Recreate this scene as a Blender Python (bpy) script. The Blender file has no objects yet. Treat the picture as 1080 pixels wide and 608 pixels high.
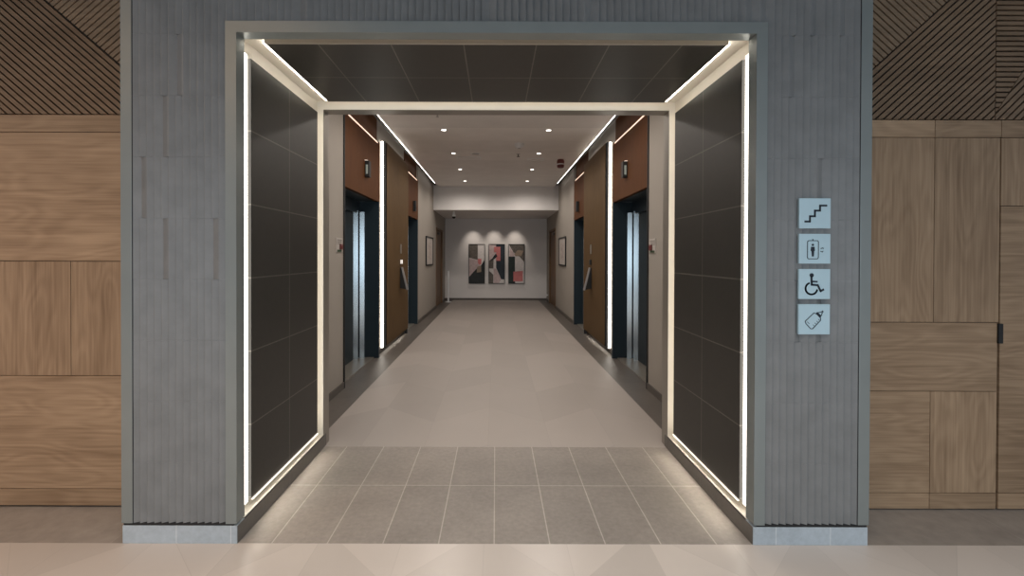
import bpy, math, random
from mathutils import Vector
random.seed(7)
S = bpy.context.scene
COL = S.collection
F = 481.0                     # focal length in pixels of the 1080x608 frame
PX, PY = 523.0, 270.0         # vanishing point of the corridor in the photograph
EYE = 1.5

# ------------------------------------------------------------------ camera
cam_d = bpy.data.cameras.new('camera')
cam = bpy.data.objects.new('camera', cam_d)
COL.objects.link(cam)
cam_d.sensor_width = 36.0
cam_d.lens = F / 1080 * 36
PITCH = 0.38
cam_d.shift_x = (540 - PX) / 1080
cam_d.shift_y = -(304 - (PY + F * math.tan(math.radians(PITCH)))) / 1080
cam_d.clip_start = 0.05
cam.location = (0, 0, EYE)
cam.rotation_mode = 'XYZ'
from mathutils import Matrix
cam.rotation_euler = (Matrix.Rotation(math.radians(90 - PITCH), 3, 'X') @ Matrix.Rotation(math.radians(0.16), 3, 'Z')).to_euler()
S.camera = cam

# ------------------------------------------------------------------ world, large lights, exposure
w = bpy.data.worlds.new('world')
S.world = w
w.use_nodes = True
w.node_tree.nodes['Background'].inputs[0].default_value = (0.80, 0.89, 1.0, 1)
w.node_tree.nodes['Background'].inputs[1].default_value = 0.36
S.view_settings.view_transform = 'Standard'
S.view_settings.look = 'None'
S.view_settings.exposure = 0.0
S.view_settings.gamma = 1.0
S.view_settings.use_curve_mapping = False
S.cycles.use_denoising = True
S.cycles.sample_clamp_indirect = 4.0
S.cycles.max_bounces = 10


def area(name, loc, target, sx, sy, power, color, spread=180):
    d = bpy.data.lights.new(name, 'AREA')
    d.shape = 'RECTANGLE'
    d.size, d.size_y, d.energy, d.color = sx, sy, power, color
    d.spread = math.radians(spread)
    o = bpy.data.objects.new(name, d)
    COL.objects.link(o)
    o.location = loc
    o.rotation_euler = (Vector(target) - Vector(loc)).to_track_quat('-Z', 'Y').to_euler()
    return o


area('assumed_daylight', (0.8, -7.0, 1.5), (0.4, 2.4, 0.6), 8.0, 2.2, 175, (0.66, 0.84, 1.0))  # unseen cool daylight assumed behind the camera, no window is built
area('foyer_overhead_fill', (0.3, -0.9, 4.15), (0.3, -0.899, 0), 5.5, 2.2, 165, (1.0, 0.97, 0.93), 118)  # unseen fill added overhead to light the floor and grade the walls upward
area('foyer_warm_fill', (-3.4, -0.6, 4.1), (-3.3, 0.6, 0), 2.6, 2.0, 90, (1.0, 0.62, 0.34), 120)  # unseen warm fill added to tint the left oak wall


# ------------------------------------------------------------------ materials
class NT:
    def __init__(self, name):
        self.m = bpy.data.materials.new(name)
        self.m.use_nodes = True
        self.t = self.m.node_tree
        self.b = self.t.nodes['Principled BSDF']

    def n(self, kind, props=None, **ins):
        nd = self.t.nodes.new(kind)
        for k, v in (props or {}).items():
            setattr(nd, k, v)
        for k, v in ins.items():
            key = int(k[1:]) if k[0] == 'i' and k[1:].isdigit() else k.replace('_', ' ')
            self.put(nd.inputs[key], v)
        return nd

    def put(self, sock, v):
        if isinstance(v, bpy.types.Node):
            v = v.outputs[0]
        if isinstance(v, bpy.types.NodeSocket):
            self.t.links.new(v, sock)
        else:
            sock.default_value = v

    def math(self, op, a, b=0.0, c=0.0):
        return self.n('ShaderNodeMath', {'operation': op}, i0=a, i1=b, i2=c).outputs[0]

    def coord(self):
        return self.n('ShaderNodeTexCoord').outputs['Object']

    def xyz(self):
        s = self.n('ShaderNodeSeparateXYZ', i0=self.coord())
        return s.outputs[0], s.outputs[1], s.outputs[2]

    def vec(self, x=0.0, y=0.0, z=0.0):
        return self.n('ShaderNodeCombineXYZ', i0=x, i1=y, i2=z).outputs[0]

    def noise(self, vec, scale=1.0, detail=3.0, rough=0.55, wv=None):
        nd = self.n('ShaderNodeTexNoise', {'noise_dimensions': '4D' if wv is not None else '3D'}, Vector=vec, Scale=scale, Detail=detail, Roughness=rough)
        if wv is not None:
            self.put(nd.inputs['W'], wv)
        return nd.outputs[0]

    def ramp(self, fac, stops):
        r = self.n('ShaderNodeValToRGB', Fac=fac)
        e = r.color_ramp.elements
        while len(e) < len(stops):
            e.new(0.5)
        for i, (p, c) in enumerate(stops):
            e[i].position = p
            e[i].color = (*c, 1)
        return r.outputs[0]

    def mix(self, fac, a, b, blend='MIX'):
        nd = self.n('ShaderNodeMix', {'data_type': 'RGBA', 'blend_type': blend})
        self.put(nd.inputs[0], fac)
        for s, v in ((nd.inputs[6], a), (nd.inputs[7], b)):
            self.put(s, (*v, 1) if isinstance(v, tuple) and len(v) == 3 else v)
        return nd.outputs[2]

    def done(self, color, rough=0.5, metal=0.0, spec=0.5, bump=None, bump_s=0.2, bump_d=0.002):
        self.put(self.b.inputs['Base Color'], (*color, 1) if isinstance(color, tuple) else color)
        self.put(self.b.inputs['Roughness'], rough)
        self.b.inputs['Metallic'].default_value = metal
        self.b.inputs['Specular IOR Level'].default_value = spec
        if bump is not None:
            bp = self.n('ShaderNodeBump', Strength=bump_s, Distance=bump_d, Height=bump)
            self.t.links.new(bp.outputs[0], self.b.inputs['Normal'])
        return self.m


def plain(name, color, rough=0.5, metal=0.0, spec=0.5, var=0.06, scale=6.0):
    k = NT(name)
    f = k.noise(k.coord(), scale, 4)
    c = k.ramp(f, [(0.3, tuple(x * (1 - var) for x in color)), (0.7, tuple(min(1, x * (1 + var)) for x in color))])
    return k.done(c, rough, metal, spec)


def emit(name, color, strength):
    k = NT(name)
    k.b.inputs['Base Color'].default_value = (*color, 1)
    k.b.inputs['Emission Color'].default_value = (*color, 1)
    k.b.inputs['Emission Strength'].default_value = strength
    return k.m


def wood(name, axis, dark, light, rough=0.45, across=26.0, ring=12.0, var=0.12, spec=0.25):
    """veneer with cathedral figure; grain runs along axis ('x','y','z'), each object has its own figure"""
    k = NT(name)
    x, y, z = k.xyz()
    rnd = k.n('ShaderNodeObjectInfo').outputs['Random']
    off = k.math('MULTIPLY', rnd, 37.0)
    if axis == 'x':
        g, a = x, z
    elif axis == 'z':
        g, a = z, x
    else:
        g, a = z, y
    a2 = k.math('ADD', a, off)
    low = k.noise(k.vec(k.math('MULTIPLY', g, 1.0), k.math('MULTIPLY', a2, 4.2), 0.0), 1.0, 2.0, 0.45)
    rings = k.math('SINE', k.math('MULTIPLY', low, ring * 6.283))
    rings = k.math('MULTIPLY_ADD', rings, 0.5, 0.5)
    fine = k.noise(k.vec(k.math('MULTIPLY', g, 2.2), k.math('MULTIPLY', a2, across * 3), 0.0), 1.0, 4.0, 0.6)
    blotch = k.noise(k.vec(k.math('MULTIPLY', g, 1.2), k.math('MULTIPLY', a2, 2.0), 3.0), 1.5, 2.0)
    f = k.math('ADD', k.math('MULTIPLY', rings, 0.11), k.math('ADD', k.math('MULTIPLY', fine, 0.58), k.math('MULTIPLY', blotch, 0.42)))
    st = k.noise(k.vec(k.math('MULTIPLY', g, 0.7), k.math('MULTIPLY', a2, across * 0.8), 7.0), 1.0, 3.0, 0.6)
    f = k.math('ADD', k.math('MULTIPLY', f, 0.75), k.math('MULTIPLY', st, 0.42))
    c = k.ramp(f, [(0.40, dark), (0.80, light)])
    br = k.math('MULTIPLY_ADD', rnd, var * 2, 1 - var)
    c = k.mix(1.0, c, k.vec(br, br, br), 'MULTIPLY')
    return k.done(c, rough, 0, spec, bump=fine, bump_s=0.08)


def chevron_marble(name, base, width, rowh, slope, tone, rough):
    k = NT(name)
    x, y, z = k.xyz()
    x1 = k.math('ADD', x, 20.0 * width + 0.06)
    pp = k.math('PINGPONG', x1, width)
    v = k.math('MULTIPLY_ADD', pp, slope, y)
    cell = k.vec(k.math('FLOOR', k.math('DIVIDE', x1, width)), k.math('FLOOR', k.math('DIVIDE', v, rowh)), 0.0)
    wn = k.n('ShaderNodeTexWhiteNoise', {'noise_dimensions': '2D'}, Vector=cell).outputs[0]
    cloud = k.noise(k.coord(), 1.6, 5.0, 0.6)
    vein = k.noise(k.vec(x, v, 0.0), 5.0, 6.0, 0.65)
    f = k.math('ADD', k.math('MULTIPLY', wn, 0.6), k.math('ADD', k.math('MULTIPLY', cloud, 0.5), k.math('MULTIPLY', vein, 0.15)))
    lo, hi = tuple(c * (1 - tone) for c in base), tuple(c * (1 + tone) for c in base)
    c = k.ramp(f, [(0.25, lo), (0.95, hi)])
    # fine joints
    fv = k.math('FRACT', k.math('DIVIDE', v, rowh))
    j1 = k.math('LESS_THAN', fv, 0.004 / rowh)
    j2 = k.math('LESS_THAN', k.math('FRACT', k.math('DIVIDE', x1, width)), 0.003 / width)
    j = k.math('MULTIPLY', k.math('MAXIMUM', j1, j2), 0.22)
    c = k.mix(j, c, tuple(c_ * 0.5 for c_ in base))
    return k.done(c, rough, 0, 0.5)


def tiles(name, plane, base, mortar, bw, bh, ox, oy, size=0.004, rough=0.4, var=0.12, nscale=26.0, spec=0.5):
    k = NT(name)
    x, y, z = k.xyz()
    u, v = {'xy': (x, y), 'yz': (y, z), 'xz': (x, z)}[plane]
    vec = k.vec(k.math('SUBTRACT', u, ox), k.math('SUBTRACT', v, oy), 0.0)
    br = k.n('ShaderNodeTexBrick', {'offset': 0.0, 'squash': 1.0}, Vector=vec, Scale=1.0)
    br.inputs['Mortar Size'].default_value = size
    br.inputs['Mortar Smooth'].default_value = 0.2
    br.inputs['Brick Width'].default_value = bw
    br.inputs['Row Height'].default_value = bh
    br.inputs['Bias'].default_value = 0.0
    br.inputs['Color1'].default_value = (*[c * 0.94 for c in base], 1)
    br.inputs['Color2'].default_value = (*[c * 1.06 for c in base], 1)
    br.inputs['Mortar'].default_value = (*mortar, 1)
    n1 = k.noise(k.coord(), nscale, 6.0, 0.65)
    n2 = k.noise(k.coord(), 3.0, 4.0, 0.6)
    f = k.math('ADD', k.math('MULTIPLY', n1, 0.55), k.math('MULTIPLY', n2, 0.45))
    g = k.ramp(f, [(0.3, (1 - var * 1.6,) * 3), (0.7, (1 + var,) * 3)])
    c = k.mix(1.0, br.outputs[0], g, 'MULTIPLY')
    return k.done(c, rough, 0, spec)


M = {}
OAK_D, OAK_L = (0.205, 0.131, 0.078), (0.405, 0.282, 0.180)
M['oak_h'] = wood('oak_horizontal', 'x', OAK_D, OAK_L)
M['oak_v'] = wood('oak_vertical', 'z', OAK_D, OAK_L)
M['slat'] = wood('oak_slats', 'x', (0.135, 0.088, 0.054), (0.215, 0.147, 0.094), across=10, var=0.05)  # slat oaks darker than the panel oak, dim upper light put into colour
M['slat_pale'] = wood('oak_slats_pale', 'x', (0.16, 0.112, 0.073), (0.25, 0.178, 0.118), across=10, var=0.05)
M['walnut'] = wood('walnut_panel', 'y', (0.078, 0.029, 0.0105), (0.108, 0.043, 0.016), 0.6, spec=0.08, var=0.04)
M['brown_wood'] = wood('brown_oak_panel', 'y', (0.085, 0.049, 0.021), (0.118, 0.071, 0.032), 0.6, spec=0.1, var=0.04)
M['door_wood'] = wood('brown_door_veneer', 'y', (0.12, 0.07, 0.035), (0.17, 0.10, 0.055), 0.5, var=0.04)
M['backing'] = plain('dark_backing', (0.02, 0.014, 0.010), 0.8)
M['flute'] = plain('grey_glazed_fluting', (0.178, 0.185, 0.188), 0.42, var=0.10, scale=9)
M['frame'] = plain('grey_green_metal', (0.235, 0.262, 0.26), 0.38, 0.35, var=0.03)
M['base'] = tiles('blue_grey_marble', 'xz', (0.40, 0.46, 0.51), (0.6, 0.64, 0.66), 0.283, 0.5, -1.655, -0.2, 0.002, 0.35, 0.12, 40)
M['black'] = plain('black_gap', (0.008, 0.008, 0.009), 0.6)
M['cream'] = plain('cream_painted_metal', (0.78, 0.73, 0.64), 0.5, var=0.02)
M['champagne'] = plain('bronze_metal', (0.30, 0.275, 0.24), 0.35, 0.5, var=0.03)
DT, DM = (0.030, 0.0275, 0.0235), (0.13, 0.12, 0.105)
M['bronze'] = plain('pale_bronze_metal', (0.42, 0.385, 0.325), 0.4, 0.2, var=0.03)
M['dark_side'] = tiles('dark_stone_tile_side', 'yz', DT, DM, 0.47, 0.405, 2.98, 0.159, 0.004, 0.42, 0.15, 30)
M['dark_ceil'] = tiles('dark_stone_tile_ceiling', 'xy', DT, DM, 0.40, 0.47, -0.18, 2.98, 0.004, 0.42, 0.15, 30)
M['plinth'] = tiles('grey_plinth_stone', 'yz', (0.13, 0.118, 0.105), (0.2, 0.19, 0.18), 0.605, 0.4, 2.36, -0.2, 0.002, 0.4, 0.12, 30)
M['stone'] = tiles('grey_brown_stone_tile', 'xy', (0.285, 0.253, 0.225), (0.48, 0.435, 0.39), 0.2895, 0.605, -0.005, 2.36, 0.0035, 0.48, 0.17, 34)
M['stone_side'] = tiles('grey_stone_floor', 'xy', (0.30, 0.265, 0.235), (0.35, 0.31, 0.275), 1.2, 0.9, 0.4, 1.9, 0.003, 0.5, 0.14, 12)
M['stone_dark'] = tiles('dark_grey_border_stone', 'xy', (0.115, 0.10, 0.088), (0.15, 0.135, 0.12), 1.2, 0.6, 0.2, 3.57, 0.002, 0.46, 0.12, 20)
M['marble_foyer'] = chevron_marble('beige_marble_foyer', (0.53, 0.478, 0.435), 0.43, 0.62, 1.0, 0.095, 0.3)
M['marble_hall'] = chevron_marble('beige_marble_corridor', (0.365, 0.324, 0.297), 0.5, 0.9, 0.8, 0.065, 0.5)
M['wall'] = plain('warm_grey_paint', (0.335, 0.302, 0.266), 0.7, var=0.02, scale=2)
M['wall_end'] = plain('pale_grey_paint', (0.76, 0.735, 0.72), 0.7, var=0.02, scale=2)
M['ceil'] = tiles('grey_ceiling_board', 'xy', (0.82, 0.785, 0.76), (0.70, 0.67, 0.65), 6.0, 0.78, -3.0, 3.65, 0.004, 0.65, 0.03, 3)
M['ceil_foyer'] = plain('foyer_ceiling_paint', (0.20, 0.20, 0.20), 0.8, var=0.02)
M['skirting'] = plain('dark_skirting', (0.10, 0.087, 0.076), 0.5)
M['navy'] = plain('dark_navy_steel', (0.022, 0.037, 0.048), 0.4, 0.2, var=0.05)
M['door_steel'] = plain('dark_lift_door', (0.028, 0.045, 0.060), 0.35, 0.5, var=0.04)
M['steel'] = plain('brushed_steel', (0.42, 0.44, 0.435), 0.2, 1.0, var=0.0)
M['silver'] = plain('silver_metal', (0.45, 0.45, 0.45), 0.3, 0.7, var=0.02)
M['black_gloss'] = plain('black_plastic', (0.012, 0.011, 0.010), 0.6, var=0.02)
M['sign'] = plain('pale_blue_sign', (0.42, 0.58, 0.66), 0.4, var=0.03)
M['ink'] = plain('navy_print', (0.008, 0.014, 0.026), 0.5)
M['white'] = plain('white_plastic', (0.84, 0.85, 0.86), 0.4, var=0.02)
M['pale'] = plain('pale_grey_plastic', (0.5, 0.47, 0.47), 0.5, var=0.02)
M['red'] = plain('red_plastic', (0.15, 0.035, 0.032), 0.4, var=0.03)
M['maroon'] = plain('dark_red_plastic', (0.13, 0.02, 0.022), 0.35, var=0.03)
M['green'] = plain('dark_green_print', (0.03, 0.06, 0.025), 0.5)
M['paper'] = plain('cream_card', (0.46, 0.42, 0.39), 0.6, var=0.02)
M['print'] = plain('grey_print', (0.42, 0.36, 0.33), 0.6, var=0.35, scale=14)
LED = (1.0, 0.93, 0.82)
M['led_front'] = emit('led_bright', (1.0, 0.94, 0.84), 5.0)
M['led_under'] = emit('led_under', LED, 14.0)
M['led_slot'] = emit('led_slot', LED, 12.0)
M['led_foot'] = emit('led_foot', (1.0, 0.92, 0.78), 1.5)
M['led_soft'] = emit('led_soft', LED, 6.0)
M['led_cream'] = emit('led_cream', (1.0, 0.92, 0.78), 1.8)
M['led_hidden'] = emit('led_back', LED, 3.2)
M['led_ceiling'] = emit('led_ceiling', (1.0, 0.95, 0.9), 6.0)
M['led_pillar'] = emit('led_pillar', (1.0, 0.94, 0.84), 7.0)
M['led_transom'] = emit('led_transom', (1.0, 0.74, 0.58), 1.2)
M['lamp'] = emit('downlight_lens', (1.0, 0.93, 0.84), 4.0)
M['display'] = emit('display_grey_green', (0.28, 0.31, 0.27), 0.32)
M['display_white'] = emit('display_white', (1.0, 0.93, 0.86), 0.75)
M['gleam'] = emit('indicator_lamp', (1.0, 0.85, 0.75), 0.5)


# ------------------------------------------------------------------ mesh helpers
class MB:
    def __init__(self):
        self.v, self.f = [], []

    def add(self, vs, fs):
        o = len(self.v)
        self.v += [tuple(p) for p in vs]
        self.f += [tuple(i + o for i in f) for f in fs]
        return self

    def box(self, x0, x1, y0, y1, z0, z1):
        x0, x1 = min(x0, x1), max(x0, x1)
        y0, y1 = min(y0, y1), max(y0, y1)
        vs = [(x0, y0, z0), (x1, y0, z0), (x1, y1, z0), (x0, y1, z0), (x0, y0, z1), (x1, y0, z1), (x1, y1, z1), (x0, y1, z1)]
        return self.add(vs, [(0, 3, 2, 1), (4, 5, 6, 7), (0, 1, 5, 4), (1, 2, 6, 5), (2, 3, 7, 6), (3, 0, 4, 7)])

    def prism(self, poly, d0, d1, fn):
        """poly: 2D outline; fn(u, v, d) -> point; extruded from d0 to d1"""
        n = len(poly)
        vs = [fn(u, v, d0) for u, v in poly] + [fn(u, v, d1) for u, v in poly]
        fs = [tuple(range(n)), tuple(range(2 * n - 1, n - 1, -1))]
        fs += [(i, i + n, (i + 1) % n + n, (i + 1) % n) for i in range(n)]
        return self.add(vs, fs)

    def lathe(self, prof, c, axis='z', n=24):
        """prof: (radius, height) pairs from one end to the other, closed by caps"""
        vs, fs = [], []
        for r, h in prof:
            for i in range(n):
                a = 2 * math.pi * i / n
                p = (r * math.cos(a), r * math.sin(a), h)
                if axis == 'x':
                    p = (p[2], p[0], p[1])
                elif axis == 'y':
                    p = (p[0], p[2], p[1])
                vs.append((c[0] + p[0], c[1] + p[1], c[2] + p[2]))
        for k in range(len(prof) - 1):
            for i in range(n):
                j = (i + 1) % n
                fs.append((k * n + i, k * n + j, (k + 1) * n + j, (k + 1) * n + i))
        fs.append(tuple(range(n - 1, -1, -1)))
        fs.append(tuple((len(prof) - 1) * n + i for i in range(n)))
        return self.add(vs, fs)

    def build(self, name, mat, parent=None, bevel=0.0, smooth=False):
        import bmesh
        me = bpy.data.meshes.new(name)
        me.from_pydata(self.v, [], self.f)
        bm = bmesh.new()
        bm.from_mesh(me)
        bmesh.ops.recalc_face_normals(bm, faces=bm.faces)
        bm.to_mesh(me)
        bm.free()
        me.materials.append(M[mat] if isinstance(mat, str) else mat)
        o = bpy.data.objects.new(name, me)
        COL.objects.link(o)
        if parent is not None:
            o.parent = parent
            o.matrix_parent_inverse = Matrix.Translation(-parent.location)
        if bevel:
            b = o.modifiers.new('bevel', 'BEVEL')
            b.width, b.segments, b.limit_method = bevel, 2, 'ANGLE'
        if smooth:
            for p in me.polygons:
                p.use_smooth = True
            try:
                me.set_sharp_from_angle(angle=math.radians(40))
            except Exception:
                pass
        return o


def B(*a):
    return MB().box(*a)


def tag(o, label=None, cat=None, group=None, kind=None):
    if label:
        o['label'] = label
    if cat:
        o['category'] = cat
    if group:
        o['group'] = group
    if kind:
        o['kind'] = kind
    return o


def empty(name, loc, label=None, cat=None, group=None, kind=None):
    o = bpy.data.objects.new(name, None)
    o.empty_display_size = 0.1
    COL.objects.link(o)
    o.location = loc
    return tag(o, label, cat, group, kind)


def struct(name, mb, mat, label, cat='wall', bevel=0.0):
    o = mb.build(name, mat, None, bevel)
    return tag(o, label, cat, None, 'structure')


def copy_tree(o, parent=None):
    c = o.copy()
    COL.objects.link(c)
    if parent is not None:
        c.parent = parent
    for ch in list(o.children):
        copy_tree(ch, c)
    return c


# ------------------------------------------------------------------ the setting: floors and ceilings
Y1, Y2, YW = 2.36, 3.57, 2.69        # front face, portal back, oak wall
XP = 1.349                           # portal half width
XO = 1.940                           # outer half width of the grey pier
XB = 1.44                            # half width of the pale corridor floor
XC = 1.715                          # corridor half width
ZC = 3.40
YB, YE = 12.5, 15.4                  # bulkhead, end wall

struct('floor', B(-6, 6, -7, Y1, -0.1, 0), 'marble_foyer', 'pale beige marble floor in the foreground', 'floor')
struct('floor_portal', B(-1.4, 1.4, Y1, Y2, -0.1, 0), 'stone', 'two rows of grey brown stone tiles in the portal', 'floor')
struct('floor_alcove_left', B(-6, -1.4, Y1, YW + 0.1, -0.1, 0), 'stone_side', 'grey stone floor strip below the left oak wall', 'floor')
struct('floor_alcove_right', B(1.4, 6, Y1, YW + 0.1, -0.1, 0), 'stone_side', 'grey stone floor strip below the right oak wall', 'floor')
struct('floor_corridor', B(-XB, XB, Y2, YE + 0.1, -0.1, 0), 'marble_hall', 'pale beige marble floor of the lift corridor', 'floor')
struct('floor_border_left', B(-2.3, -XB, Y2, YE + 0.1, -0.1, 0), 'stone_dark', 'dark stone border along the left corridor wall', 'floor')
struct('floor_border_right', B(XB, 2.3, Y2, YE + 0.1, -0.1, 0), 'stone_dark', 'dark stone border along the right corridor wall', 'floor')
struct('ceiling_foyer', B(-6, 6, -7, YW + 0.1, 4.2, 4.3), 'ceil_foyer', 'foyer ceiling above the picture', 'ceiling')
struct('ceiling', B(-1.60, 1.60, 3.66, YB, ZC, ZC + 0.08), 'ceil', 'grey board ceiling of the lift corridor', 'ceiling')
struct('ceiling_slot', B(-2.3, 2.3, 3.66, YB, ZC + 0.18, ZC + 0.26), 'black', 'dark void above the ceiling edge lights', 'ceiling')
struct('ceiling_end', B(-2.3, 2.3, YB, YE + 0.1, 2.755, ZC + 0.2), 'wall_end', 'lowered ceiling bulkhead at the corridor end', 'ceiling')

# ------------------------------------------------------------------ front wall: fluted piers and header
def fy(px):
    return (px - PX) * Y1 / F


ROW = 0.3175
Z_J = [2.643 - ROW * k for k in range(-5, 9)]
rows = sorted([0.105, 4.2] + [z for z in Z_J if 0.2 < z < 4.15])


def fluting(mb, x0, x1, z0, z1, n, seed, even_bottom, mirror=False):
    rr = random.Random(seed)
    dmax = 0.0165
    zs = [z0] + [z for z in rows if z0 + 0.02 < z < z1 - 0.02] + [z1]
    pitch = (x1 - x0) / n
    for zi in range(len(zs) - 1):
        za, zb = zs[zi] + 0.0003, zs[zi + 1] - 0.0003
        if even_bottom and zi == 0:
            za += 0.0
        for t in range(n):
            a, b = x0 + t * pitch, x0 + (t + 1) * pitch
            d = dmax * rr.choice((1, 1, 1, 0.95, 0.88))
            flip = rr.random() < (0.0 if zi == 0 and even_bottom else 0.05)
            yf, yb = Y1 + (dmax - d) * 0.35, Y1 + dmax
            lip = pitch * 0.08
            if flip == mirror:
                prof = [(a, yb), (a, yf), (a + lip, yf), (b, yb)]
            else:
                prof = [(a, yb), (b - lip, yf), (b, yf), (b, yb)]
            mb.prism([p for p in prof], za, zb, lambda u, v, dd: (u, v, dd))
    return mb


XS, XF, XI = 1.882, 1.397, 1.340     # seam, frame outer, frame inner
for s, nm in ((-1, 'left'), (1, 'right')):
    mb = MB()
    fluting(mb, min(s * XS, s * XF), max(s * XS, s * XF), 0.105, 4.2, 13, 3 + s, True, s > 0)
    wl = struct('wall_front_' + nm, mb, 'flute', 'grey fluted tile pier on the %s of the portal' % nm)
    B(s * 1.40, s * XO, Y1 + 0.021, 3.66, 0.095, 4.2).build('core', 'flute', wl)
    B(s * XS, s * XO, Y1 - 0.003, Y1 + 0.10, 0.105, 4.2).build('edge_trim', 'frame', wl, 0.002)
    B(s * 1.36, s * (XO - 0.01), Y1 + 0.0005, Y1 + 0.1, 0.093, 0.1045).build('shadow_gap', 'black', wl)
    B(s * (XS - 0.0035), s * (XS + 0.0005), Y1 - 0.0015, Y1 + 0.02, 0.105, 4.2).build('seam', 'black', wl)
    bl = struct('baseboard_front_' + nm, B(s * XI, s * (XO - 0.006), Y1 - 0.002, Y1 + 0.33, 0, 0.093), 'base',
                'blue grey marble base under the %s pier' % nm, 'baseboard', 0.001)
mb = MB()
fluting(mb, -XF, 0, 2.707, 4.2, 37, 11, False)
fluting(mb, 0, XF, 2.707, 4.2, 37, 12, False, True)
wl = struct('wall_front_header', mb, 'flute', 'grey fluted tile band above the portal')
B(-1.40, 1.40, Y1 + 0.021, 3.66, 2.725, 4.2).build('core', 'flute', wl)
# metal frame around the opening
trim = MB()
outer = [(-XF, 0.105), (-XF, 2.707), (XF, 2.707), (XF, 0.105)]
inner = [(-XI, 0.105), (-XI, 2.648), (XI, 2.648), (XI, 0.105)]
for i in range(3):
    q = [outer[i], outer[i + 1], inner[i + 1], inner[i]]
    trim.prism(q, Y1 - 0.006, 2.43, lambda u, v, d: (u, d, v))
struct('trim_1', trim, 'frame', 'grey metal frame around the portal opening', 'frame')

# ------------------------------------------------------------------ portal lining
for s, nm in ((-1, 'left'), (1, 'right')):
    wl = struct('wall_portal_' + nm, B(s * 1.39, s * 1.40, 2.43, 3.55, 0.095, 2.725), 'cream', 'cream lined recess around the %s dark portal panel' % nm)
    B(s * XP, s * 1.385, 2.515, 3.45, 0.15, 2.582).build('tile_panel', 'dark_side', wl, 0.002)
    B(s * 1.345, s * 1.395, Y1 + 0.33, 3.60, 0, 0.093).build('plinth', 'plinth', wl)
    B(s * 1.338, s * 1.345, Y1 + 0.002, 3.60, 0, 0.090).build('plinth_face', 'plinth', wl)
    B(s * 1.3375, s * 1.35, 2.43, 3.55, 0.0905, 0.0945).build('black_gap', 'black', wl)
    B(s * 1.343, s * 1.395, 2.43, 3.55, 0.0945, 0.098).build('ledge', 'cream', wl)
    B(s * 1.342, s * 1.40, 3.55, 3.67, 0.0, 2.725).build('rear_frame', 'champagne', wl, 0.002)
    B(s * 1.343, s * 1.39, 3.546, 3.55, 0.098, 2.70).build('rear_frame_face', 'cream', wl)
c = struct('ceiling_portal', B(-1.39, 1.39, 2.43, 3.55, 2.695, 2.725), 'cream', 'cream recess above the dark portal ceiling panel', 'ceiling')
B(-1.268, 1.268, 2.515, 3.45, 2.660, 2.672).build('tile_panel', 'dark_ceil', c, 0.001)
B(-1.39, 1.39, 2.515, 3.45, 2.686, 2.695).build('backing', 'cream', c)
B(-1.27, 1.27, 2.503, 2.514, 2.660, 2.692).build('lip', 'bronze', c)
B(-1.40, 1.40, 3.55, 3.67, 2.630, 2.725).build('rear_frame', 'champagne', c, 0.002)
B(-1.343, 1.343, 3.546, 3.55, 2.632, 2.70).build('rear_frame_face', 'cream', c)


def led(label, group, box, mat, prof=None, pmat='silver'):
    cx, cy, cz = (box[0] + box[1]) / 2, (box[2] + box[3]) / 2, box[4]
    r = empty('linear_light', (cx, cy, cz), label, 'strip light', group)
    B(*box).build('diffuser', mat, r)
    if prof:
        B(*prof).build('profile', pmat, r)
    return r


for s, nm in ((-1, 'left'), (1, 'right')):
    led('bright white vertical light line at the front of the %s portal panel' % nm, 'portal light lines',
        (s * 1.368, s * 1.380, 2.445, 2.512, 0.135, 2.60), 'led_front', (s * 1.380, s * 1.389, 2.434, 2.513, 0.13, 2.605))
    led('cream vertical light line at the back edge of the %s portal panel' % nm, 'portal light lines',
        (s * 1.356, s * 1.383, 3.451, 3.456, 0.16, 2.58), 'led_hidden')
    led('bright sloping light line at the %s edge of the portal ceiling' % nm, 'portal light lines',
        (s * 1.278, s * 1.286, 2.52, 3.45, 2.667, 2.672), 'led_slot')
    foot = led('cream light line along the foot of the %s portal panel' % nm, 'portal light lines',
        (s * 1.343, s * 1.353, 2.52, 3.45, 0.1445, 0.1495), 'led_foot')
    d = bpy.data.lights.new('foot_beam', 'AREA')
    d.shape, d.size, d.size_y, d.energy, d.color, d.spread = 'RECTANGLE', 0.93, 0.008, 1.0, (1.0, 0.90, 0.76), math.radians(120)
    o = bpy.data.objects.new('foot_beam', d)
    COL.objects.link(o)
    o.parent = foot
    o.matrix_parent_inverse = Matrix.Translation(-foot.location)
    o.location = (s * 1.3415, 2.985, 0.1465)
    o.rotation_euler = (0, s * math.radians(38), 0)
    o.rotation_mode = 'XYZ'
    o.rotation_euler = (Matrix.Rotation(s * math.radians(38), 3, 'Y') @ Matrix.Rotation(math.radians(90), 3, 'Z')).to_euler()
led('cream horizontal light line across the back of the portal ceiling', 'portal light lines',
    (-1.26, 1.26, 3.451, 3.456, 2.676, 2.694), 'led_hidden')

# ------------------------------------------------------------------ oak walls beside the piers
def wp(px, py):
    return ((px - PX) * YW / F, EYE + (PY - py) * YW / F)


def oak(px0, px1, py0, py1, mat, parent, name='oak_panel', g=0.0018):
    x0, z1 = wp(px0, py0)
    x1, z0 = wp(px1, py1)
    return B(x0 + g, x1 - g, YW, YW + 0.018, z0 + g, z1 - g).build(name, mat, parent, 0.001)


def clip(poly, nx, ny, c):
    """keep the part of poly with nx*x + ny*y <= c"""
    out = []
    for i in range(len(poly)):
        a, b = poly[i], poly[(i + 1) % len(poly)]
        da, db = nx * a[0] + ny * a[1] - c, nx * b[0] + ny * b[1] - c
        if da <= 0:
            out.append(a)
        if (da < 0 < db) or (db < 0 < da):
            t = da / (da - db)
            out.append((a[0] + t * (b[0] - a[0]), a[1] + t * (b[1] - a[1])))
    return out


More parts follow.
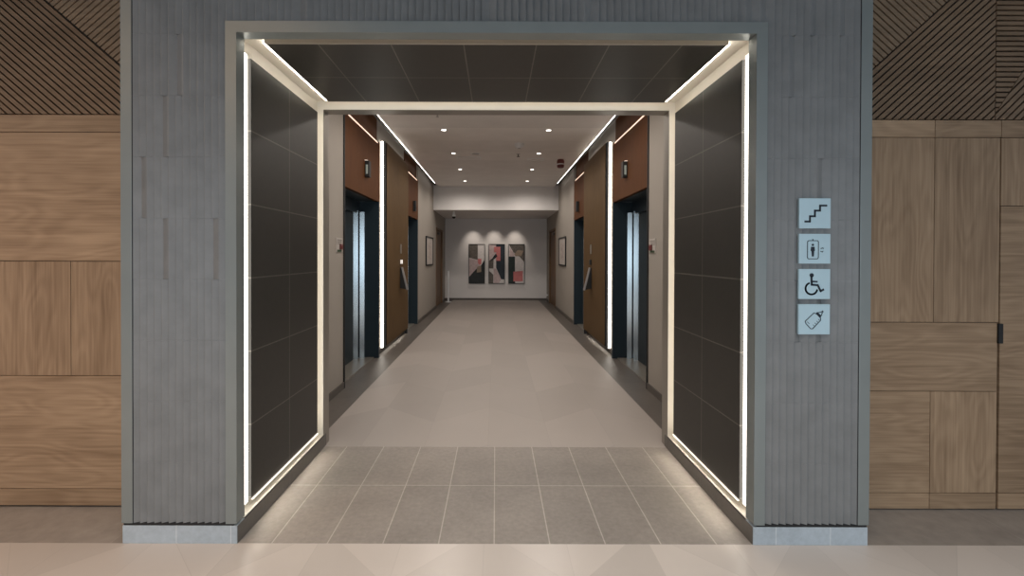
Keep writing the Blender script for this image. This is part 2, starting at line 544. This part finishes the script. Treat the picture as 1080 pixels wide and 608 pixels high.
def slats(poly_px, direction, pitch, gap, mat, parent):
    poly = [wp(*p) for p in poly_px]
    dx, dz = direction[0], -direction[1]
    L = math.hypot(dx, dz)
    nx, nz = -dz / L, dx / L
    vals = [nx * p[0] + nz * p[1] for p in poly]
    mb = MB()
    ref = vals[0]
    k0, k1 = math.floor((min(vals) - ref) / pitch) - 1, math.ceil((max(vals) - ref) / pitch) + 1
    for k in range(k0, k1):
        a = ref + k * pitch + gap / 2
        q = clip(clip(poly, -nx, -nz, -a), nx, nz, a + pitch - gap)
        if len(q) >= 3:
            mb.prism(q, YW - 0.004, YW + 0.014, lambda u, v, d: (u, d, v))
    return mb.build('slat_panel', mat, parent)


wl = struct('wall_left', B(-4.4, -1.945, YW + 0.018, YW + 0.09, 0.008, 4.2), 'backing', 'oak clad wall with diagonal slats on the left')
L0, L1 = -255, 141
oak(L0, L1, 122.5, 141, 'oak_h', wl, 'rail')
oak(L0, L1, 141, 277, 'oak_h', wl)
oak(L0, -62, 277, 398, 'oak_v', wl)
oak(-62, 74.5, 277, 398, 'oak_v', wl)
oak(74.5, L1, 277, 398, 'oak_v', wl)
oak(L0, L1, 398, 518, 'oak_h', wl)
oak(L0, L1, 518, 536, 'oak_h', wl, 'plinth')
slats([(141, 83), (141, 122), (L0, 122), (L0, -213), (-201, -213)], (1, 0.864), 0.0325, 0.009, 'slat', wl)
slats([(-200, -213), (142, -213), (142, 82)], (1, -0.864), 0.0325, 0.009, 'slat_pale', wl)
wr = struct('wall_right', B(1.945, 4.4, YW + 0.018, YW + 0.09, 0.008, 4.2), 'backing', 'oak clad wall with diagonal slats on the right')
R0, R1 = 904, 1300
for a, b in ((R0, 985), (985, 1055), (1055, R1)):
    oak(a, b, 125.5, 144, 'oak_h', wr, 'rail')
oak(1055, R1, 144, 216, 'oak_v', wr)
oak(1055, R1, 216, 520, 'oak_h', wr)
oak(1055, R1, 520, 537, 'oak_h', wr, 'plinth')
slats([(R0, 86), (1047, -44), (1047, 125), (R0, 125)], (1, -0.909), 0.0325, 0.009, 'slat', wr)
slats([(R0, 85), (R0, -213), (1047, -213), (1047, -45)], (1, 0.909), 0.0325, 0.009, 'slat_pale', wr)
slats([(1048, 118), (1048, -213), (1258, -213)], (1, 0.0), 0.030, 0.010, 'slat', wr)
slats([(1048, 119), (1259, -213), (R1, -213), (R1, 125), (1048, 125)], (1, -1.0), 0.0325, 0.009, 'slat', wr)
d1 = empty('door_1', (2.6, YW, 0.0), 'flush oak clad door in the right wall with a black pull', 'door', None, 'structure')
oak(R0, 985, 144, 339, 'oak_v', d1)
oak(985, 1054, 144, 339, 'oak_v', d1)
oak(R0, 1053, 339, 412, 'oak_h', d1)
oak(R0, 982.5, 412, 520, 'oak_h', d1)
oak(982.5, 1053, 412, 520, 'oak_v', d1)
oak(R0, 982.5, 520, 537, 'oak_h', d1, 'plinth')
oak(982.5, 1053, 520, 537, 'oak_h', d1, 'plinth')
hx, hz = wp(1054.5, 350.5)
hm = B(hx - 0.013, hx + 0.013, YW - 0.012, YW + 0.001, hz - 0.058, hz + 0.058)
tag(hm.build('door_handle', 'black', d1, 0.002), 'black bar pull handle')

# ------------------------------------------------------------------ corridor walls
LIFT1 = (5.12, 6.72)
LIFT2 = (8.76, 10.03)
DOOR = (13.1, 14.55)
for s, nm in ((-1, 'left'), (1, 'right')):
    mb = MB()
    xa, xb = s * XC, s * (XC + 0.15)
    mb.box(xa, xb, 3.66, LIFT1[0], 0, ZC + 0.18)
    mb.box(s * 1.77, s * 1.90, LIFT1[1], LIFT2[0], 0, ZC + 0.18)
    mb.box(xa, xb, LIFT2[1], DOOR[0], 0, ZC + 0.18)
    mb.box(xa, xb, DOOR[1], YE, 0, ZC + 0.1)
    mb.box(xa, xb, DOOR[0], DOOR[1], 2.28, ZC + 0.1)
    struct('wall_corridor_' + nm, mb, 'wall', 'warm grey painted %s wall of the lift corridor' % nm)
    sk = MB()
    sk.box(s * 1.758, s * 1.77, LIFT1[1] + 0.06, LIFT2[0], 0, 0.075)
    for a, b in ((3.67, LIFT1[0]), (LIFT2[1] + 0.06, DOOR[0] - 0.06), (DOOR[1] + 0.06, YE)):
        sk.box(s * (XC - 0.012), s * XC, a, b, 0, 0.075)
    struct('baseboard_' + nm, sk, 'skirting', 'dark skirting along the %s corridor wall' % nm, 'baseboard')
struct('wall_back', B(-XC, XC, YE, YE + 0.1, 0, 2.76), 'wall_end', 'pale grey end wall behind the three paintings')
struct('baseboard_back', B(-XC, XC, YE - 0.012, YE, 0, 0.07), 'skirting', 'dark skirting below the end wall', 'baseboard')
for s, nm, k in ((-1, 'left', 2), (1, 'right', 3)):
    d = empty('door_%d' % k, (s * XC, sum(DOOR) / 2, 0), 'brown wood door at the far %s end of the corridor' % nm, 'door', None, 'structure')
    B(s * (XC + 0.03), s * (XC + 0.07), DOOR[0] + 0.04, DOOR[1] - 0.04, 0.006, 2.24).build('leaf', 'door_wood', d)
    fr = MB()
    fr.box(s * (XC - 0.012), s * (XC + 0.08), DOOR[0] - 0.04, DOOR[0] + 0.03, 0, 2.31)
    fr.box(s * (XC - 0.012), s * (XC + 0.08), DOOR[1] - 0.03, DOOR[1] + 0.04, 0, 2.31)
    fr.box(s * (XC - 0.012), s * (XC + 0.08), DOOR[0] + 0.03, DOOR[1] - 0.03, 2.25, 2.31)
    fr.build('frame', 'door_wood', d)
    cl = B(s * (XC - 0.02), s * (XC + 0.03), 13.55, 13.80, 2.13, 2.19)
    cl.box(s * (XC - 0.05), s * (XC - 0.02), 13.30, 13.60, 2.165, 2.18)
    tag(cl.build('door_closer', 'skirting', d), 'dark overhead door closer')

# ------------------------------------------------------------------ lifts
def lift(s, y0, y1, label):
    root = empty('elevator', (s * 1.75, (y0 + y1) / 2, 0), label, 'elevator', 'lifts along the corridor')

    def p(name, mat, x0, x1, ya, yb, z0, z1, bv=0.0):
        return B(s * x0, s * x1, ya, yb, z0, z1).build(name, mat, root, bv)
    p('near_frame', 'black', 1.702, 1.765, y0 + 0.001, y0 + 0.03, 0, 3.16)
    p('far_frame', 'navy', 1.712, 2.12, y1 - 0.055, y1, 0, 2.285, 0.002)
    p('transom_panel', 'walnut', 1.713, 1.765, y0 + 0.036, y1 - 0.06, 2.285, 3.125, 0.002)
    p('transom_edge', 'walnut', 1.712, 1.765, y1 - 0.058, y1, 2.287, 3.16, 0.002)
    p('fascia', 'walnut', 1.755, 1.80, y0, y1, 3.165, ZC + 0.17)
    p('light_strip', 'led_transom', 1.725, 1.752, y0 + 0.04, y1 - 0.065, 3.135, 3.155)
    p('soffit', 'navy', 1.766, 2.12, y0, y1 - 0.056, 2.285, 2.33)
    hd = p('header', 'door_steel', 1.985, 2.12, y0 + 0.036, y1 - 0.056, 2.11, 2.284)
    p('near_jamb', 'navy', 1.87, 2.12, y0 + 0.036, y0 + 0.10, 0.012, 2.284)
    ym = y0 + 0.10 + (y1 - 0.36 - y0) * 0.5
    for a, b, dx in ((y0 + 0.101, ym - 0.003, 0.012), (ym + 0.003, y1 - 0.23, 0.0)):
        p('door_panel', 'door_steel', 2.03 + dx, 2.06 + dx, a, b, 0.012, 2.109, 0.002)
    p('sill', 'champagne', 1.78, 2.12, y0 + 0.1, y1 - 0.056, 0.0, 0.012)
    # stepped steel jamb, its angle shaped to mirror the foyer daylight
    for (xa, ya), (xb, yb), zt in (((2.045, y1 - 0.205), (1.975, y1 - 0.185), 2.14), ((1.968, y1 - 0.130), (1.905, y1 - 0.112), 2.13)):
        nx, ny = 0.028, 0.05
        q = [(s * xa, ya), (s * xb, yb), (s * (xb + nx), yb + ny), (s * (xa + nx), ya + ny)]
        MB().prism(q, 0.012, zt, lambda u, v, d: (u, v, d)).build('steel_jamb', 'steel', root)
    p('shadow_joint', 'black', 1.93, 2.10, y1 - 0.085, y1 - 0.058, 0.012, 2.14)
    return root


lift(-1, *LIFT1, 'nearer lift doorway on the left with walnut panel above')
lift(1, *LIFT1, 'nearer lift doorway on the right with walnut panel above')
lift(-1, *LIFT2, 'farther lift doorway on the left, half hidden by brown pillar panel')
lift(1, *LIFT2, 'farther lift doorway on the right, half hidden by brown pillar panel')

# wooden pillar panels between the lifts, with light lines behind
PA, PB = 7.02, 8.74
for s, nm in ((-1, 'left'), (1, 'right')):
    r = empty('pillar_panel', (s * 1.74, (PA + PB) / 2, 0.11), 'tall brown wood panel between the two %s lifts' % nm, 'wall panel', 'wood panels between the lifts')
    B(s * 1.680, s * 1.735, PA + 0.006, PB, 0.11, 3.24).build('face', 'brown_wood', r, 0.003)
    B(s * 1.682, s * 1.735, PA, PA + 0.006, 0.112, 3.238).build('edge', 'black', r)
    B(s * 1.736, s * 1.768, PA + 0.06, PB - 0.06, 0.2, 3.15).build('bracket', 'black', r)
    led('white vertical light line beside the %s brown pillar panel' % nm, 'pillar light lines',
        (s * 1.724, s * 1.756, PA - 0.060, PA - 0.042, 0.09, 3.24), 'led_pillar', (s * 1.69, s * 1.769, PA - 0.041, PA - 0.030, 0.085, 3.245), 'black')  # black plate added behind the diffuser to keep its light off the panel edge
    led('assumed hidden light line over the top of the %s pillar panel' % nm, 'pillar light lines',
        (s * 1.745, s * 1.765, PA + 0.06, PB - 0.1, 3.205, 3.225), 'led_under')  # unseen strip assumed for the halo on the wall above
    led('assumed hidden light line below the %s pillar panel' % nm, 'pillar light lines',
        (s * 1.745, s * 1.765, PA + 0.06, PB - 0.1, 0.165, 0.18), 'led_under')  # unseen strip assumed for the glow along the floor border
    struct('trim_%s' % nm, B(s * 1.614, s * 1.665, 3.67, 12.3, ZC + 0.002, ZC + 0.02), 'black', 'black strip standing in for slot shade beside the %s ceiling light line' % nm, 'trim')  # black strip added for the darkness of the slot between light line and wall
    led('thin white light line along the %s edge of the corridor ceiling' % nm, 'ceiling edge lights',
        (s * 1.600, s * 1.608, 3.67, 11.95, ZC - 0.002, ZC + 0.02), 'led_ceiling')

# ------------------------------------------------------------------ wall fittings in the corridor
for s, nm in ((-1, 'left'), (1, 'right')):
    for yy, zz, far, mat in ((6.0, 2.64, 'nearer', 'display'), (9.45, 2.53, 'farther', 'display')):
        r = empty('floor_indicator', (s * 1.715, yy, zz - 0.1), 'small black floor indicator over the %s %s lift' % (far, nm), 'indicator', 'lift floor indicators')
        B(s * 1.655, s * 1.714, yy - 0.045, yy + 0.045, zz - 0.11, zz + 0.10).build('housing', 'black_gloss', r, 0.004)
        if far == 'nearer':
            B(s * 1.672, s * 1.698, yy - 0.048, yy - 0.0452, zz - 0.075, zz + 0.045).build('screen', mat, r)
            B(s * 1.68, s * 1.714, yy - 0.05, yy + 0.03, zz + 0.101, zz + 0.108).build('lamp', 'gleam', r)
    # fire call point notice
    r = empty('fire_call_point', (s * 1.715, 5.0, 1.53), 'fire call point and notice on the wall before the %s lifts' % nm, 'call point', 'fire call points')
    B(s * 1.709, s * 1.7145, 4.885, 5.085, 1.535, 1.69).build('notice', 'paper', r)
    for k in range(3):
        B(s * 1.707, s * 1.7088, 4.91, 5.06 - 0.02 * k, 1.664 - 0.02 * k, 1.670 - 0.02 * k).build('text_line', 'skirting', r)
    hb = B(s * 1.694, s * 1.7088, 4.985, 5.065, 1.565, 1.625).build('call_button', 'red', r, 0.004)
    MB().lathe([(0.014, 0.0), (0.014, 0.004)], (s * 1.694 - (0.004 if s > 0 else 0), 5.025, 1.595), 'x').build('button_glass', 'maroon', hb)
    B(s * 1.703, s * 1.7088, 4.91, 5.04, 1.540, 1.562).build('direction_label', 'green', r)
    # call plate, display and wedge terminal on the wood panel
    y = 8.05
    t = empty('touch_terminal', (s * 1.68, y, 0.9), 'black wedge shaped terminal with silver front on the %s wood panel' % nm, 'terminal', 'wedge terminals on the pillar panels')
    side = [(1.679, 1.285), (1.660, 1.285), (1.565, 0.905), (1.679, 0.93)]
    MB().prism(side, y - 0.06, y + 0.06, lambda u, v, d: (s * u, d, v)).build('body', 'black_gloss', t)
    front = [(1.662, 1.295), (1.650, 1.295), (1.552, 0.895), (1.566, 0.895)]
    MB().prism(front, y - 0.062, y + 0.062, lambda u, v, d: (s * u, d, v)).build('front_plate', 'silver', t)
    t = empty('display', (s * 1.68, y, 1.35), 'little black bordered screen above the %s wedge terminal' % nm, 'display', 'little screens above the terminals')
    B(s * 1.655, s * 1.679, y - 0.05, y + 0.05, 1.345, 1.435).build('case', 'black_gloss', t, 0.002)
    if s < 0:
        B(s * 1.6585, s * 1.672, y - 0.0525, y - 0.0502, 1.355, 1.425).build('lit_edge', 'display_white', t)
    B(s * 1.6535, s * 1.6548, y - 0.04, y + 0.04, 1.355, 1.425).build('screen', 'display_white' if s < 0 else 'black', t)
    t = empty('wall_plate', (s * 1.68, y, 1.53), 'blank bronze plate above the little screen on the %s panel' % nm, 'plate', 'bronze plates on the pillar panels')
    B(s * 1.671, s * 1.679, y - 0.045, y + 0.045, 1.535, 1.70).build('cover', 'champagne', t, 0.002)
    for q in (-1, 1):
        MB().lathe([(0.006, 0), (0.006, 0.003)], (s * 1.671 - (0.003 if s > 0 else 0), y, 1.617 + 0.07 * q), 'x', 12).build('screw', 'skirting', t)
    # framed picture on the side wall
    t = empty('framed_print', (s * XC, 11.7, 1.25), 'small framed pale print hanging on the far %s corridor wall' % nm, 'picture', 'framed prints on the side walls')
    fr = MB()
    for a in ((11.10, 11.13, 1.25, 1.98), (12.24, 12.27, 1.25, 1.98), (11.13, 12.24, 1.25, 1.28), (11.13, 12.24, 1.95, 1.98)):
        fr.box(s * 1.682, s * 1.714, *a)
    fr.build('frame', 'black', t)
    B(s * 1.697, s * 1.7135, 11.13, 12.24, 1.28, 1.95).build('mat', 'paper', t)
    B(s * 1.6955, s * 1.6968, 11.42, 11.95, 1.40, 1.83).build('print', 'print', t)

# ------------------------------------------------------------------ ceiling fittings
rows_dl = (3.77, 5.33, 6.89, 8.45, 10.02, 11.58)  # two nearest rows unseen behind the portal head, assumed from the even spacing
order = ('nearest', 'second', 'first visible', 'second visible', 'third visible', 'farthest')


def downlight(x, y, label):
    r = empty('downlight', (x, y, ZC), label, 'downlight', 'corridor downlights')
    MB().lathe([(0.038, -0.004), (0.050, -0.006), (0.056, 0.0), (0.038, 0.0)], (x, y, ZC), 'z', 28).build('trim_ring', 'pale', r)
    MB().lathe([(0.036, -0.008), (0.036, -0.002)], (x, y, ZC), 'z', 28).build('lens', 'lamp', r)
    d = bpy.data.lights.new('downlight_beam', 'SPOT')
    d.energy, d.spot_size, d.spot_blend, d.shadow_soft_size, d.color = 42, math.radians(168), 0.6, 0.05, (1.0, 0.91, 0.82)
    o = bpy.data.objects.new('downlight_beam', d)
    COL.objects.link(o)
    o.location = (0, 0, -0.03)
    o.parent = r
    return r


for s, nm in ((-1, 'left'), (1, 'right')):
    for yy, od in zip(rows_dl, order):
        downlight(s * 0.79, yy, '%s downlight in the %s ceiling row' % (od, nm))
for x in (-0.76, -0.06, 0.64):  # unseen spots without fittings, assumed from the scallops of light over the paintings
    d = bpy.data.lights.new('assumed_picture_spot', 'SPOT')
    d.energy, d.spot_size, d.spot_blend, d.shadow_soft_size, d.color = 29, math.radians(60), 1.0, 0.05, (1.0, 0.88, 0.76)
    o = bpy.data.objects.new('assumed_picture_spot', d)
    COL.objects.link(o)
    o.location = (x, YE - 0.55, 2.73)
    o.rotation_euler = (Vector((x, YE, 1.70)) - o.location).to_track_quat('-Z', 'Y').to_euler()


def ceiling_disc(name, x, y, prof, mat, label, cat, extra=None):
    r = empty(name, (x, y, ZC), label, cat)
    MB().lathe(prof, (x, y, ZC), 'z', 28).build('base', mat, r, 0, True)
    if extra:
        MB().lathe(extra[0], (x, y, ZC), 'z', 24).build(extra[1], extra[2], r, 0, True)
    return r


ceiling_disc('smoke_detector', 0.39, 7.74, [(0.028, -0.075), (0.062, -0.06), (0.078, -0.03), (0.085, -0.0), (0.05, 0.0)], 'white',
             'white domed smoke detector on the ceiling', 'smoke detector', ([(0.02, -0.082), (0.026, -0.075)], 'sensor', 'pale'))
ceiling_disc('sprinkler', 0.41, 8.52, [(0.03, -0.006), (0.04, 0.0), (0.02, 0.0)], 'pale', 'small sprinkler with dark head beyond the smoke detector', 'sprinkler',
             ([(0.03, -0.05), (0.03, -0.045), (0.009, -0.04), (0.009, -0.005)], 'head', 'skirting'))
ceiling_disc('sprinkler', -0.79, 6.13, [(0.03, -0.006), (0.04, 0.0), (0.02, 0.0)], 'pale', 'tiny pale sprinkler nearest the portal', 'sprinkler',
             ([(0.022, -0.04), (0.022, -0.036), (0.008, -0.03), (0.008, -0.005)], 'head', 'pale'))
ceiling_disc('ceiling_speaker', -0.385, 8.48, [(0.075, -0.008), (0.085, -0.004), (0.085, 0.0), (0.02, 0.0)], 'white', 'round pale speaker grille between the left lights', 'speaker',
             ([(0.066, -0.010), (0.070, -0.007)], 'grille', 'pale'))
for x0, x1, yy, nm in ((0.62, 0.94, 8.98, 'right'), (-0.76, -0.30, 8.86, 'left')):
    r = empty('access_panel', ((x0 + x1) / 2, yy, ZC), 'flush ceiling access panel beside the %s row of lights' % nm, 'ceiling panel', 'ceiling access panels')
    fr = MB()
    fr.box(x0, x1, yy - 0.10, yy - 0.085, ZC - 0.008, ZC)
    fr.box(x0, x1, yy + 0.085, yy + 0.10, ZC - 0.008, ZC)
    fr.box(x0, x0 + 0.015, yy - 0.085, yy + 0.085, ZC - 0.008, ZC)
    fr.box(x1 - 0.015, x1, yy - 0.085, yy + 0.085, ZC - 0.008, ZC)
    fr.build('rim', 'white', r)
    B(x0 + 0.018, x1 - 0.018, yy - 0.082, yy + 0.082, ZC - 0.004, ZC).build('leaf', 'ceil', r)
r = empty('alarm_sounder', (1.27, 9.0, ZC), 'dark red round alarm sounder with white band under the ceiling', 'alarm')
MB().lathe([(0.045, -0.165), (0.066, -0.15), (0.070, -0.105)], (1.27, 9.0, ZC), 'z', 28).build('beacon', 'maroon', r, 0, True)
MB().lathe([(0.071, -0.104), (0.071, -0.085)], (1.27, 9.0, ZC), 'z', 28).build('band', 'white', r)
MB().lathe([(0.070, -0.084), (0.074, -0.04), (0.06, 0.0)], (1.27, 9.0, ZC), 'z', 28).build('base', 'red', r, 0, True)
cy = 13.0
r = empty('security_camera', (-1.20, cy, 2.755), 'small white dome camera hanging from the lowered ceiling', 'camera')
MB().lathe([(0.055, -0.14), (0.055, -0.10), (0.03, -0.08), (0.03, -0.0)], (-1.20, cy, 2.755), 'z', 24).build('mount', 'white', r, 0, True)
MB().lathe([(0.012, -0.20), (0.038, -0.187), (0.052, -0.16), (0.053, -0.141)], (-1.20, cy, 2.755), 'z', 24).build('dome', 'black_gloss', r, 0, True)

# ------------------------------------------------------------------ the end of the corridor
px_, py_ = -1.53, 14.7
r = empty('post_stand', (px_, py_, 0), 'slim white post on a round foot at the far left', 'stand')
MB().lathe([(0.105, 0.0), (0.105, 0.008), (0.09, 0.016), (0.03, 0.022)], (px_, py_, 0), 'z', 32).build('foot', 'white', r, 0, True)
MB().lathe([(0.026, 0.02), (0.026, 1.0), (0.02, 1.008)], (px_, py_, 0), 'z', 20).build('post', 'white', r, 0, True)
r = empty('door_stop', (1.66, 14.9, 0.2), 'tiny white wall stop low in the right far corner', 'door stop')
MB().lathe([(0.02, 0.0), (0.02, -0.03), (0.028, -0.035), (0.028, -0.05)], (1.714, 14.9, 0.22), 'x', 16).build('rubber', 'white', r)
MB().lathe([(0.034, 0.0), (0.034, -0.006)], (1.714, 14.9, 0.22), 'x', 16).build('plate', 'silver', r)

ART = {k: plain('paint_' + k, c, 0.6, var=v, scale=18) for k, c, v in (
    ('pink', (0.62, 0.20, 0.20), 0.10), ('white', (0.72, 0.68, 0.67), 0.10), ('black', (0.018, 0.022, 0.024), 0.30), ('navy', (0.02, 0.03, 0.042), 0.35),
    ('olive', (0.125, 0.108, 0.095), 0.30), ('rose', (0.58, 0.46, 0.46), 0.15), ('green', (0.015, 0.028, 0.026), 0.30), ('tan', (0.32, 0.25, 0.19), 0.2))}


def painting(px0, px1, label, shapes):
    k = YE / F
    x0, x1, z1, z0 = (px0 - PX) * k, (px1 - PX) * k, 1.5 + (270 - 257.7) * k, 1.5 + (270 - 299.3) * k
    r = empty('painting', ((x0 + x1) / 2, YE, z0), label, 'painting', 'three abstract paintings on the end wall')
    fr = MB()
    t = 0.014
    for a in ((x0, x0 + t, z0, z1), (x1 - t, x1, z0, z1), (x0 + t, x1 - t, z0, z0 + t), (x0 + t, x1 - t, z1 - t, z1)):
        fr.box(a[0], a[1], YE - 0.05, YE - 0.001, a[2], a[3])
    fr.build('frame', 'black', r)
    cv = B(x0 + t, x1 - t, YE - 0.035, YE - 0.002, z0 + t, z1 - t).build('canvas', ART['white'], r)
    for i, (col, poly) in enumerate(shapes):
        q = [(x0 + t + u * (x1 - x0 - 2 * t), z1 - t - v * (z1 - z0 - 2 * t)) for u, v in poly]
        dd = YE - 0.0352 - 0.0006 * (i + 1)
        MB().prism(q, dd, YE - 0.0351, lambda u, v, d: (u, d, v)).build('colour_field', ART[col], cv)


painting(494.4, 511.4, 'leftmost abstract painting with dark triangle below and pink spot', [
    ('olive', [(0, 0), (0.56, 0), (0.56, 0.40), (0, 0.34)]),
    ('rose', [(0, 0.36), (0.55, 0.41), (0.72, 0.55), (0.3, 0.72), (0, 0.86)]),
    ('black', [(0, 1), (0, 0.84), (0.45, 0.64), (0.75, 0.56), (1, 0.40), (1, 1)]),
    ('pink', [(0.56, 0.37), (0.80, 0.37), (0.80, 0.50), (0.68, 0.53), (0.57, 0.48)]),
    ('tan', [(0.52, 0.58), (0.78, 0.54), (0.80, 0.71), (0.50, 0.73)])])
painting(515.4, 532.4, 'middle abstract painting with pink block on navy', [
    ('rose', [(0, 0), (0.46, 0), (0.46, 0.20), (0.10, 0.40), (0, 0.40)]),
    ('navy', [(0.46, 0), (1, 0), (1, 0.90), (0.80, 0.90), (0.46, 0.60)]),
    ('olive', [(0, 0.42), (0.30, 0.33), (0.28, 0.62), (0, 0.62)]),
    ('olive', [(0, 0.68), (0.28, 0.78), (0.28, 1), (0, 1)]),
    ('rose', [(0.30, 0.62), (0.46, 0.62), (0.80, 0.90), (0.62, 1), (0.30, 1)]),
    ('pink', [(0.32, 0.06), (0.74, 0.06), (0.74, 0.42), (0.46, 0.42), (0.46, 0.20), (0.32, 0.20)]),
    ('black', [(0.30, 0.30), (0.44, 0.23), (0.54, 0.30), (0.40, 0.36), (0.08, 0.44)])])
painting(536.2, 553.2, 'rightmost abstract painting with pink square near its foot', [
    ('olive', [(0, 0), (1, 0), (1, 0.45), (0.72, 0.32), (0.30, 0.20)]),
    ('rose', [(0.05, 0.06), (0.40, 0.26), (0.30, 0.31), (0.05, 0.31)]),
    ('tan', [(0.36, 0.24), (0.58, 0.14), (0.95, 0.16), (0.82, 0.30), (0.42, 0.30)]),
    ('green', [(0, 0.31), (0.40, 0.31), (0.40, 1), (0, 1)]),
    ('pink', [(0.30, 0.70), (0.92, 0.68), (0.92, 0.95), (0.30, 0.95)]),
    ('black', [(0.18, 0.95), (0.42, 0.96), (0.42, 1), (0.18, 1)])])

# ------------------------------------------------------------------ pictogram signs on the right pier
def stroke(mb, pts, width, fn, d0, d1, closed=False):
    h = width / 2
    seq = list(zip(pts, pts[1:] + ([pts[0]] if closed else [])))
    if not closed:
        seq = seq[:len(pts) - 1]
    for (x0, y0), (x1, y1) in seq:
        L = math.hypot(x1 - x0, y1 - y0) or 1
        ux, uy = (x1 - x0) / L * h, (y1 - y0) / L * h
        mb.prism([(x0 - ux * 0.8 - uy, y0 - uy * 0.8 + ux), (x1 + ux * 0.8 - uy, y1 + uy * 0.8 + ux), (x1 + ux * 0.8 + uy, y1 + uy * 0.8 - ux), (x0 - ux * 0.8 + uy, y0 - uy * 0.8 - ux)], d0, d1, fn)


def disc(mb, c, r, fn, d0, d1, n=20):
    mb.prism([(c[0] + r * math.cos(2 * math.pi * i / n), c[1] + r * math.sin(2 * math.pi * i / n)) for i in range(n)], d0, d1, fn)


def arc(c, r, a0, a1, n=24):
    return [(c[0] + r * math.cos(math.radians(a0 + (a1 - a0) * i / n)), c[1] + r * math.sin(math.radians(a0 + (a1 - a0) * i / n))) for i in range(n + 1)]


def sign(py0, py1, label, draw):
    x0, x1 = fy(841.0), fy(874.0)
    z1, z0 = EYE + (PY - py0) * Y1 / F, EYE + (PY - py1) * Y1 / F
    r = empty('pictogram_sign', ((x0 + x1) / 2, Y1, z0), label, 'sign', 'square signs on the right pier')
    B(x0, x1, Y1 - 0.012, Y1 + 0.001, z0, z1).build('plate', 'sign', r, 0.001)
    mb = MB()
    draw(mb, lambda u, v, d: (x0 + u / 236 * (x1 - x0), d, z1 - v / 226 * (z1 - z0)), Y1 - 0.0132, Y1 - 0.0119)
    mb.build('pictogram', 'ink', r)


def d_stairs(mb, fn, a, b):
    stroke(mb, [(45, 175), (80, 175), (80, 135), (117, 135), (117, 93), (155, 93), (155, 55), (203, 55)], 14, fn, a, b)


def d_lift(mb, fn, a, b):
    rr = arc((133, 64), 12, 270, 360, 6) + arc((133, 178), 12, 0, 90, 6) + arc((75, 178), 12, 90, 180, 6) + arc((75, 64), 12, 180, 270, 6)
    stroke(mb, rr, 5.0, fn, a, b, True)
    stroke(mb, [(103, 43), (103, 51)], 7, fn, a, b)
    disc(mb, (103, 84), 8.5, fn, a, b)
    mb.prism([(90, 98), (116, 98), (119, 128), (113, 131), (112, 150), (111, 172), (96, 172), (95, 150), (93, 131), (87, 128)], a, b, fn)
    stroke(mb, [(164, 112), (178, 106)], 5, fn, a, b)
    stroke(mb, [(178, 106), (182, 112)], 5, fn, a, b)
    stroke(mb, [(162, 132), (174, 138)], 5, fn, a, b)
    stroke(mb, [(174, 138), (180, 131)], 5, fn, a, b)


def d_wheel(mb, fn, a, b):
    disc(mb, (96, 47), 16, fn, a, b)
    stroke(mb, [(94, 58), (97, 118), (142, 122), (164, 166), (184, 155)], 15, fn, a, b)
    stroke(mb, [(96, 93), (136, 95)], 12, fn, a, b)
    stroke(mb, arc((95, 147), 44, 15, 245, 34), 13, fn, a, b)


def d_bottle(mb, fn, a, b):
    stroke(mb, [(50, 128), (56, 146), (92, 184), (106, 184), (164, 122), (166, 104), (134, 72), (114, 66), (52, 126)], 5.5, fn, a, b, True)
    mb.prism([(130, 66), (142, 58), (172, 86), (164, 100)], a, b, fn)
    stroke(mb, [(148, 62), (170, 58), (180, 50), (184, 56), (176, 66), (172, 84)], 5.5, fn, a, b)
    for k in range(4):
        stroke(mb, [(118 + 13 * k, 162 - 14 * k), (110 + 13 * k, 154 - 14 * k)], 3.4, fn, a, b)
    stroke(mb, [(66, 132), (80, 146)], 3.2, fn, a, b)


sign(208.7, 240.3, 'pale blue square sign with stairs, topmost of the four', d_stairs)
sign(246.0, 277.3, 'pale blue square sign with a person in a lift box', d_lift)
sign(283.0, 314.5, 'pale blue square sign with the wheelchair user symbol', d_wheel)
sign(320.0, 351.7, 'pale blue square sign with a baby bottle, lowest of the four', d_bottle)
